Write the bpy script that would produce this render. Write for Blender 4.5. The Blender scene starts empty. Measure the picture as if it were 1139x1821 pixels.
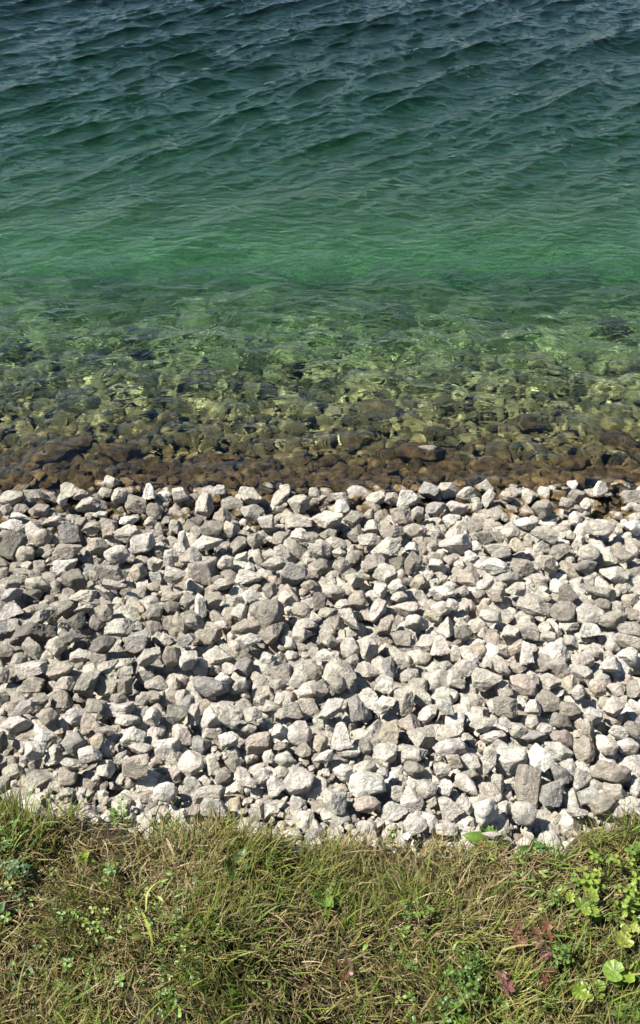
import bpy, math, random
import numpy as np
from mathutils import Vector, Matrix, noise
rnd = random.Random(7)
rs = np.random.RandomState(11)
sc = bpy.context.scene
C = sc.collection

# ---------------------------------------------------------------- camera, sky, sun, exposure
CAM_H, PITCH, F = 1.75, math.radians(42), 1577.0        # F: focal length in photo pixels
cam = bpy.data.objects.new('camera', bpy.data.cameras.new('camera')); C.objects.link(cam); sc.camera = cam
cam.location = (0, 0, CAM_H); cam.rotation_euler = (math.pi / 2 - PITCH, 0, 0)
cam.data.sensor_fit = 'VERTICAL'; cam.data.angle = 2 * math.atan(910.5 / F)
cam.data.clip_start = .05; cam.data.clip_end = 2000
SUN = Vector((-.62, .06, .84)).normalized()
w = bpy.data.worlds.new('World'); sc.world = w; w.use_nodes = True
nt = w.node_tree; sky = nt.nodes.new('ShaderNodeTexSky'); sky.sky_type = 'NISHITA'; sky.sun_disc = False
sky.sun_elevation = math.asin(SUN.z); sky.sun_rotation = math.atan2(SUN.x, SUN.y)
nt.links.new(sky.outputs[0], nt.nodes['Background'].inputs[0]); nt.nodes['Background'].inputs[1].default_value = .054
sky.ozone_density = 1.8; sky.dust_density = .4
sl = bpy.data.lights.new('sun', 'SUN'); sl.energy = 5.0; sl.angle = math.radians(.53); sl.color = (1, .94, .84)
sl.cycles.is_caustics_light = True
so = bpy.data.objects.new('sun', sl); C.objects.link(so); so.rotation_euler = SUN.to_track_quat('Z', 'Y').to_euler()
so.location = (-5, 2, 8)
sc.view_settings.view_transform = 'Standard'; sc.view_settings.look = 'None'
sc.view_settings.exposure = 1.36; sc.view_settings.gamma = 1
sc.cycles.max_bounces = 8; sc.cycles.diffuse_bounces = 1; sc.cycles.transmission_bounces = 6
sc.cycles.transparent_max_bounces = 12; sc.cycles.volume_bounces = 0
sc.cycles.sample_clamp_indirect = 6; sc.cycles.use_denoising = True

# ---------------------------------------------------------------- helpers
RIGHT = np.array([1., 0, 0]); FWD = np.array([0, math.cos(PITCH), -math.sin(PITCH)]); UP = np.array([0, math.sin(PITCH), math.cos(PITCH)])
CAM = np.array([0, 0, CAM_H])
def ray(px, py):
    return (px - 569.5) / F * RIGHT + FWD - (py - 910.5) / F * UP
def project(P):
    d = np.asarray(P) - CAM; z = d @ FWD
    return 569.5 + d @ RIGHT / z * F, 910.5 - d @ UP / z * F, z
WL = -.335                                              # water level
EY = np.array([-80, -8, -2, .55, .95, 1.6, 2.41, 2.5, 2.9, 3.6, 4.6, 5.6, 7.0, 9.0, 14., 60, 400])
EZ = np.array([2.0, .45, .06, .02, 0, -.138, -.31, -.350, -.45, -.66, -1.05, -1.45, -1.9, -2.3, -2.9, -9, -14])
def env(y): return np.interp(y, EY, EZ)                # upper envelope of the bank and its stones
def hit(px, py, off=0., f=env):
    r = ray(px, py); a, b = .5, 40.
    g = lambda t: CAM_H + t * r[2] - f(t * r[1]) - off
    for _ in range(46):
        m = (a + b) / 2
        if g(m) > 0: a = m
        else: b = m
    return CAM + a * r, a                              # point, depth
edge_px = [(-300, 1405), (0, 1432), (120, 1445), (210, 1466), (330, 1474), (560, 1486), (760, 1500), (850, 1508), (960, 1500), (1060, 1482), (1139, 1468), (1400, 1450)]
ep = np.array([hit(x, y)[0][:2] for x, y in edge_px])
def edge(x): return np.interp(x, ep[:, 0], ep[:, 1]) + .014 * np.sin(x * 23) + .012 * np.sin(x * 57 + 1) + .009 * np.sin(x * 141)
def vnoise(x, y, s, seed=0):
    v = np.zeros_like(x); r = np.random.RandomState(seed)
    for _ in range(14):
        a = r.uniform(0, 6.283); k = s * r.uniform(.5, 1.8)
        v += np.sin(k * (x * math.cos(a) + y * math.sin(a)) + r.uniform(0, 6.283))
    return v / 3.7
def soil(x, y):
    """height of the ground itself"""
    x = np.asarray(x, float); y = np.asarray(y, float)
    e = env(y); st = np.clip((y - edge(x) + .02) / .06, 0, 1)
    lump = (.010 + .006 * (1 - st)) * vnoise(x, y, 9, 3) + .006 * vnoise(x, y, 28, 4)
    return e - .085 * st * np.clip(1.3 - (y - 3.2) * .5, .35, 1) + lump * (1 - .5 * st) * np.clip(1 - (np.abs(y) - 8) / 30, 0, 1)

def new_mesh(name, V, Fc, mat, col=None, smooth=True, parent=None, link=True):
    V = np.ascontiguousarray(V, np.float32); Fc = np.ascontiguousarray(Fc, np.int32); n = Fc.shape[1]
    m = bpy.data.meshes.new(name)
    m.vertices.add(len(V)); m.vertices.foreach_set('co', V.ravel())
    m.loops.add(Fc.size); m.loops.foreach_set('vertex_index', Fc.ravel())
    m.polygons.add(len(Fc)); m.polygons.foreach_set('loop_start', np.arange(0, Fc.size, n, dtype=np.int32))
    m.polygons.foreach_set('loop_total', np.full(len(Fc), n, np.int32))
    m.polygons.foreach_set('use_smooth', np.full(len(Fc), smooth, bool))
    m.update(calc_edges=True)
    if col is not None:
        a = m.color_attributes.new('Col', 'FLOAT_COLOR', 'POINT')
        c = np.ones((len(V), 4), np.float32); c[:, :3] = col; a.data.foreach_set('color', c.ravel())
    if mat: m.materials.append(mat)
    if not link: return m
    o = bpy.data.objects.new(name, m); C.objects.link(o)
    if parent: o.parent = parent
    return o
def tag(o, label=None, cat=None, group=None, kind=None):
    for k, v in (('label', label), ('category', cat), ('group', group), ('kind', kind)):
        if v: o[k] = v
    return o
def grid(xs, ys):
    X, Y = np.meshgrid(xs, ys); ny, nx = X.shape; i = np.arange(ny * nx).reshape(ny, nx)
    return X, Y, np.stack([i[:-1, :-1], i[:-1, 1:], i[1:, 1:], i[1:, :-1]], -1).reshape(-1, 4)
def mat_new(name):
    m = bpy.data.materials.new(name); m.use_nodes = True; n = m.node_tree; n.nodes.clear()
    out = n.nodes.new('ShaderNodeOutputMaterial')
    return m, n, out
class G:
    """tiny node-graph helper"""
    def __init__(s, nt): s.t = nt; s.L = nt.links.new
    def n(s, typ, ins=None, **kw):
        a = s.t.nodes.new('ShaderNode' + typ)
        for k, v in kw.items(): setattr(a, k, v)
        for k, v in (ins or {}).items():
            if hasattr(v, 'is_linked') or isinstance(v, bpy.types.NodeSocket): s.L(v, a.inputs[k])
            else: a.inputs[k].default_value = v
        return a
    def noise(s, vec, scale, detail=3, rough=.55): return s.n('TexNoise', {'Vector': vec, 'Scale': scale, 'Detail': detail, 'Roughness': rough}).outputs['Fac']
    def ramp(s, fac, a, b, lo=0., hi=1.):
        return s.n('MapRange', {0: fac, 1: a, 2: b, 3: lo, 4: hi}).outputs[0]
    def mix(s, fac, a, b, mode='MIX'):
        m = s.n('Mix', data_type='RGBA', blend_type=mode)
        for k, v in ((0, fac), (6, a), (7, b)):
            if isinstance(v, bpy.types.NodeSocket): s.L(v, m.inputs[k])
            else: m.inputs[k].default_value = v
        return m.outputs[2]
    def math(s, op, a, b=0.):
        m = s.n('Math', operation=op)
        for k, v in ((0, a), (1, b)):
            if isinstance(v, bpy.types.NodeSocket): s.L(v, m.inputs[k])
            else: m.inputs[k].default_value = v
        return m.outputs[0]

def algae(g, col, pos, z, wob, per=None):
    """brown weed on what lies under the waterline, pale yellowish silt further down"""
    zz = g.math('ADD', z, g.math('MULTIPLY', wob, .10))
    wet = g.ramp(zz, WL + .014, WL + .002)
    brown = g.mix(g.ramp(g.noise(pos, 30), .35, .7), (.055, .037, .016, 1), (.27, .185, .080, 1))
    silt = g.mix(g.ramp(g.noise(pos, 9), .35, .65), (.20, .19, .07, 1), (.58, .52, .24, 1))
    under = g.mix(g.ramp(zz, WL - .05, WL - .22), brown, silt)
    if per: lum = g.n('SeparateColor', {0: per}).outputs[1]; lum = g.ramp(lum, .2, .7, .55, 1.45); under = g.mix(1., under, g.n('CombineColor', {0: lum, 1: lum, 2: lum}).outputs[0], 'MULTIPLY')
    return g.mix(wet, col, under), wet

def stone_material(name, per_object):
    m, nt_, out = mat_new(name); g = G(nt_)
    geo = g.n('NewGeometry'); pos = geo.outputs['Position']
    if per_object: base = g.n('ObjectInfo').outputs['Color']
    else: base = g.n('Attribute', attribute_name='Col').outputs['Color']
    mott = g.ramp(g.noise(pos, 38, 5, .65), .28, .72, .50, 1.25)
    spk = g.ramp(g.noise(pos, 130, 5, .7), .3, .7, .70, 1.18)
    c = g.mix(1., base, g.n('CombineColor', {0: mott, 1: mott, 2: mott}).outputs[0], 'MULTIPLY')
    c = g.mix(1., c, g.n('CombineColor', {0: spk, 1: spk, 2: spk}).outputs[0], 'MULTIPLY')
    stain = g.ramp(g.noise(pos, 17, 4, .6), .50, .68, 0, .75)
    c = g.mix(stain, c, g.mix(.5, c, (.34, .29, .22, 1)))
    lich = g.ramp(g.noise(pos, 95, 4, .7), .56, .68, 0, .75)
    c = g.mix(lich, c, g.mix(.6, c, (.15, .14, .125, 1)))
    vv = g.n('Mapping', {'Vector': pos, 'Scale': (1, 1.6, .8), 'Rotation': (.5, .3, .9)}).outputs[0]
    vein = g.n('TexVoronoi', {'Vector': g.mix(.05, vv, g.n('TexNoise', {'Vector': pos, 'Scale': 20}).outputs['Color']), 'Scale': 34}, feature='DISTANCE_TO_EDGE').outputs['Distance']
    c = g.mix(g.ramp(vein, .012, .0, 0, .35), c, g.mix(.75, c, (.12, .10, .08, 1)))
    z = g.n('SeparateXYZ', {0: pos}).outputs[2]
    wob = g.math('SUBTRACT', g.noise(pos, 14), .5)
    c, wet = algae(g, c, pos, z, wob, base)
    h = g.math('ADD', g.math('MULTIPLY', g.noise(pos, 75, 6, .7), 1.0), g.math('MULTIPLY', g.noise(pos, 320, 4, .6), .25))
    b = g.n('Bump', {'Height': h, 'Strength': 1.0, 'Distance': .018}).outputs[0]
    p = g.n('BsdfPrincipled', {'Base Color': c, 'Roughness': g.ramp(wet, 0, 1, .85, .38), 'Normal': b, 'Specular IOR Level': .3})
    g.L(p.outputs[0], out.inputs[0]); return m
M_stone = stone_material('limestone', True)
M_stone_mass = stone_material('limestone_mass', False)

def ground_material():
    m, nt_, out = mat_new('ground'); g = G(nt_)
    pos = g.n('NewGeometry').outputs['Position']
    z = g.n('SeparateXYZ', {0: pos}).outputs[2]
    st = g.n('Attribute', attribute_name='Col').outputs['Color']
    stone = g.n('SeparateColor', {0: st}).outputs[0]
    so_ = g.mix(g.noise(pos, 60, 5), (.014, .011, .006, 1), (.05, .037, .022, 1))
    cr = g.mix(g.noise(pos, 110, 5), (.22, .18, .13, 1), (.62, .55, .42, 1))
    c = g.mix(stone, so_, cr)
    c, wet = algae(g, c, pos, z, g.math('SUBTRACT', g.noise(pos, 6), .5))
    b = g.n('Bump', {'Height': g.noise(pos, 90, 6, .7), 'Strength': .8, 'Distance': .012}).outputs[0]
    p = g.n('BsdfPrincipled', {'Base Color': c, 'Roughness': .9, 'Normal': b, 'Specular IOR Level': .2})
    g.L(p.outputs[0], out.inputs[0]); return m

# ---------------------------------------------------------------- ground (bank, stone slope and lake bed in one sheet)
xs = np.concatenate([-np.geomspace(400, 3.2, 26), np.arange(-3, 3.001, .03), np.geomspace(3.2, 400, 26)])
ys = np.concatenate([-np.geomspace(80, 1.1, 16), np.arange(-1, .5, .05), np.arange(.5, 5, .025), np.arange(5, 12, .12), np.geomspace(12.2, 400, 24)])
X, Y, Q = grid(xs, ys); Z = soil(X, Y)
st = np.clip((Y - edge(X)) / .03, 0, 1).ravel()
ground = new_mesh('ground', np.stack([X, Y, Z], -1).reshape(-1, 3), Q, ground_material(), np.stack([st] * 3, -1))
tag(ground, 'grassy bank sloping through pale crushed stone down to the lake bed', kind='structure')
ground.cycles.is_caustics_receiver = True

# ---------------------------------------------------------------- water
def wave_field(L=10., N=1024):
    r = np.random.RandomState(5)
    kx = np.fft.fftfreq(N, L / N) * 2 * np.pi; KX, KY = np.meshgrid(kx, kx); K = np.hypot(KX, KY) + 1e-9
    a = np.arctan2(KY, KX)
    def comp(lp, dirn, s, cut, flo):
        kp = 2 * np.pi / lp
        D = np.abs(np.cos((a - dirn) / 1.)) ** s * (np.cos(a - dirn) > 0) + flo
        return K ** -4.0 * np.exp(-(kp / K) ** 2) * D * np.exp(-(K * cut / 6.283) ** 2)
    P1 = comp(1.05, math.radians(134), 9, .20, .01)
    P2 = comp(.30, math.radians(88), 4, .09, .06)
    P3 = comp(.17, math.radians(120), 1, .06, .5)
    g_ = r.normal(size=(N, N)) + 1j * r.normal(size=(N, N))
    out = []
    for P, slope in ((P1, .165), (P2, .08), (P3, .095)):
        S = np.sqrt(P) * g_; S[0, 0] = 0
        h = np.fft.ifft2(S).real
        sx = np.fft.ifft2(1j * KX * S).real; sy = np.fft.ifft2(1j * KY * S).real
        k_ = slope / math.sqrt((sx ** 2 + sy ** 2).mean())
        out.append((k_ * S)); g_ = r.normal(size=(N, N)) + 1j * r.normal(size=(N, N))
    S1 = out[0]; S2 = out[1] + out[2]; S3 = 0
    for P, slope in ((comp(.80, math.radians(137), 18, .030, .006), .25), (comp(.32, math.radians(118), 6, .02, .04), .10), (comp(.15, math.radians(70), 3, .018, .15), .045)):
        S = np.sqrt(P) * g_; S[0, 0] = 0; g_ = r.normal(size=(N, N)) + 1j * r.normal(size=(N, N))
        sx = np.fft.ifft2(1j * KX * S).real; sy = np.fft.ifft2(1j * KY * S).real
        S3 = S3 + slope / math.sqrt((sx ** 2 + sy ** 2).mean()) * S
    f = lambda S: (np.fft.ifft2(S).real, np.fft.ifft2(-1j * KX / K * S).real, np.fft.ifft2(-1j * KY / K * S).real)
    return f(S1), f(S2), f(S3), L, N
def bil(A, X, Y, L, N):
    u = (X / L * N) % N; v = (Y / L * N) % N; i = np.floor(u).astype(int); j = np.floor(v).astype(int); fu = u - i; fv = v - j
    i %= N; j %= N; i1 = (i + 1) % N; j1 = (j + 1) % N
    return (A[j, i] * (1 - fu) + A[j, i1] * fu) * (1 - fv) + (A[j1, i] * (1 - fu) + A[j1, i1] * fu) * fv
W1, W2, W3, WLn, WN = wave_field()
xs = np.concatenate([-np.geomspace(400, 9.3, 20), np.arange(-9.2, -2.2, .035), np.arange(-2.2, 2.2, .011), np.arange(2.2, 5.21, .03), np.geomspace(5.3, 400, 22)])
ys = np.concatenate([np.arange(2.05, 4.6, .009), np.arange(4.6, 7, .013), np.arange(7, 12, .018), np.arange(12, 20, .08), np.geomspace(20.3, 400, 24)])
X, Y, Q = grid(xs, ys)
far = np.clip(1 - (np.hypot(X, Y) - 18) / 20, 0, 1)
a1 = np.interp(Y, [2.4, 3.2, 4.3, 5.4], [.16, .22, .26, .1]) * far; a2 = np.interp(Y, [2.4, 3.2, 3.8, 4.9, 5.8], [1.45, 1.5, .85, .40, 0]) * far
a3 = np.interp(Y, [3.6, 4.6, 5.9, 7.5], [0, .30, 1, 1.1]) * far
CH = .9
H = [a1 * bil(A, X, Y, WLn, WN) + a2 * bil(B, X, Y, WLn, WN) + a3 * bil(D_, X, Y, WLn, WN) for A, B, D_ in zip(W1, W2, W3)]
ch = CH + np.interp(Y, [4.3, 6], [0, .6]); VX, VY, VZ = X - ch * H[1], Y - ch * H[2], WL + H[0]
M_water, n_, out = mat_new('water'); g = G(n_)
pos = g.n('NewGeometry').outputs['Position']
rp = g.n('Mapping', {'Vector': pos, 'Rotation': (0, 0, .6), 'Scale': (1, 2.1, 0)}).outputs[0]
rip = g.math('ADD', g.n('TexNoise', {'Vector': rp, 'Scale': 9, 'Detail': 3, 'Roughness': .5, 'Distortion': .8}).outputs['Fac'], g.math('MULTIPLY', g.noise(pos, 26, 2), .22))
bmp = g.n('Bump', {'Height': rip, 'Strength': 1.0, 'Distance': g.ramp(g.n('SeparateXYZ', {0: pos}).outputs[1], 2.7, 5.0, .007, .017)}).outputs[0]
gl = g.n('BsdfGlass', {'IOR': 1.333, 'Roughness': 0.0, 'Normal': bmp}); g.L(gl.outputs[0], out.inputs[0])
WV = np.stack([VX, VY, VZ], -1).reshape(-1, 3); mid = np.stack([X, Y], -1).reshape(-1, 2)[Q].mean(1)
jb = int(np.argmin(np.abs(ys - 4.9))); near = mid[:, 1] < ys[jb]
water = new_mesh('water', WV, Q[near], M_water)
deep = new_mesh('deep_water', WV, Q[~near], M_water)
tag(deep, 'deep blue green lake water with wind waves', kind='structure')
tag(water, 'clear green lake water with small wind waves', kind='structure')
water.cycles.is_caustics_caster = True
# the water's own colour: two volumes under the surface that meet at an upright face
K_DEEP = 1.28
nx_ = len(xs); row = np.arange(jb * nx_, (jb + 1) * nx_)
for nm, msk, dens, tint, dy, flip in (('water_body', near, 1.75, (.34, .785, .68, 1), 0., False), ('deep_water_body', ~near, K_DEEP, (.38, .645, .60, 1), .002, True)):
    M_body, n_, out = mat_new(nm); g = G(n_)
    ab = g.n('VolumeAbsorption', {'Color': tint, 'Density': dens}); g.L(ab.outputs[0], out.inputs[1])
    BV = WV + [0, 0, .003]; top = BV[row].copy(); low = top.copy(); low[:, 2] = -16; n0 = len(BV)
    BV = np.concatenate([BV, low]) + [0, dy, 0]; i = np.arange(nx_ - 1)
    wall = np.stack([row[:-1], row[1:], n0 + i + 1, n0 + i], -1)
    if flip: wall = wall[:, ::-1]
    fc = np.concatenate([Q[msk], wall]); used = np.unique(fc); remap = np.zeros(len(BV), int); remap[used] = np.arange(len(used))
    new_mesh(nm, BV[used], remap[fc], M_body, parent=water if not flip else deep, smooth=False)
# ---------------------------------------------------------------- stone shapes
def ico(sub):
    import bmesh
    bm = bmesh.new(); bmesh.ops.create_icosphere(bm, subdivisions=sub, radius=1)
    V = np.array([v.co[:] for v in bm.verts]); Fc = np.array([[v.index for v in f.verts] for f in bm.faces]); bm.free()
    return V / np.linalg.norm(V, axis=1, keepdims=True), Fc
ICO = {s: ico(s) for s in (3, 4, 5)}
def rock(seed, kind, sub):
    """a broken limestone lump inside a box of half size 0.5: planes cut from a ball, then worn and pitted"""
    r = np.random.RandomState(seed); D, Fc = ICO[sub]
    def rdir(n):
        v = r.normal(size=(n, 3)); return v / np.linalg.norm(v, axis=1, keepdims=True)
    if kind == 'k':
        N = np.concatenate([np.eye(3), -np.eye(3)]) + r.normal(size=(6, 3)) * .22; Hh = r.uniform(.50, .68, 6); N = np.concatenate([N, rdir(4)]); Hh = np.concatenate([Hh, r.uniform(.68, .85, 4)])
    elif kind == 't':
        k = r.randint(3, 5); a = r.uniform(0, 6.28) + np.arange(k) * 6.283 / k + r.uniform(-.4, .4, k); e = r.uniform(.12, .42, k)
        N = np.stack([np.cos(a) * np.cos(e), np.sin(a) * np.cos(e), np.sin(e)], -1)
        N = np.concatenate([N, [[.15, .1, -1], [.4 * r.normal(), .4 * r.normal(), 1]], rdir(5)]); Hh = np.concatenate([r.uniform(.42, .56, k), [.50], [.80], r.uniform(.62, .85, 5)])
    elif kind == 'r': N = rdir(20); Hh = r.uniform(.72, .95, 20)
    else:
        N = rdir(60); pick_ = [0]                                # spread the break planes over all sides
        while len(pick_) < 9: pick_.append(int(np.argmin((N @ N[pick_].T).max(1) + r.uniform(0, .35, 60))))
        N = N[pick_]; Hh = r.uniform(.42, .72, 9)
    N = N / np.linalg.norm(N, axis=1, keepdims=True)
    off = Vector(r.uniform(-50, 50, 3))
    q1 = np.array([noise.noise(Vector(q) * 1.6 + off) for q in D])
    R = np.minimum(1.25 + .25 * q1, (Hh / np.clip(D @ N.T, .02, None)).min(1))
    P = D * R[:, None]
    for _ in range({'r': 8, 'k': 5}.get(kind, 6)):                # chips knocked off corners
        n = rdir(1)[0]; m = (P @ n); c = m.max() * r.uniform(.84, .95); ov = np.clip(m - c, 0, None)
        P = P - n * (ov * .98)[:, None]
    nz = np.empty(len(P))
    for i, q in enumerate(P):
        v = Vector(q)
        nz[i] = .06 * noise.noise(v * 2.6 + off) + .05 * noise.noise(v * 5.5 - off) - .05 * abs(noise.noise(v * 11 + off)) + (.018 * noise.noise(v * 22 - off) if sub > 3 else 0)
    P = P * (1 + (.8 if kind == 'r' else 1) * nz)[:, None]
    lo, hi = P.min(0), P.max(0)
    return (P - (lo + hi) / 2) / (hi - lo), Fc
SHAPE = {'s': 'a', 'e': 'a', 'a': 'a', 'r': 'r', 'k': 'k', 't': 't'}
TONE = {'w': (.78, .75, .69), 'l': (.64, .61, .545), 'g': (.43, .405, .36), 'd': (.27, .255, .225), 'c': (.43, .425, .41),
        'b': (.52, .475, .405), 'p': (.60, .53, .475), 'y': (.62, .56, .44)}
LIB = {}
def lib(kind, v, sub=4):
    k = (SHAPE[kind], v, sub)
    if k not in LIB: LIB[k] = rock(hash_(k), SHAPE[kind], sub)
    return LIB[k]
def hash_(k): return (ord(k[0]) * 131 + k[1] * 17 + 5) % 99991
MESHES = {}
def rock_mesh(kind, v):
    k = (SHAPE[kind], v)
    if k not in MESHES:
        V, Fc = lib(kind, v, 4); MESHES[k] = new_mesh('limestone_chunk', V, Fc, M_stone, link=False, smooth=SHAPE[kind] == 'r')
    return MESHES[k]
def basis(ang, tilt=0., spin=0.):
    """columns: local x, y (depth), z for a stone whose outline faces the way the slope is seen, turned by ang"""
    c, s = math.cos(ang), math.sin(ang)
    x = RIGHT * c + UP * s; z = -RIGHT * s + UP * c; y = FWD
    return np.stack([x, y, z], -1)
def rot_rand(r):
    a = r.uniform(0, 6.283); t = r.uniform(-.6, .6); Rz = np.array(Matrix.Rotation(a, 3, 'Z')); Rx = np.array(Matrix.Rotation(t, 3, 'X')); Ry = np.array(Matrix.Rotation(r.uniform(-.5, .5), 3, 'Y'))
    return Rx @ Ry @ Rz

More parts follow.
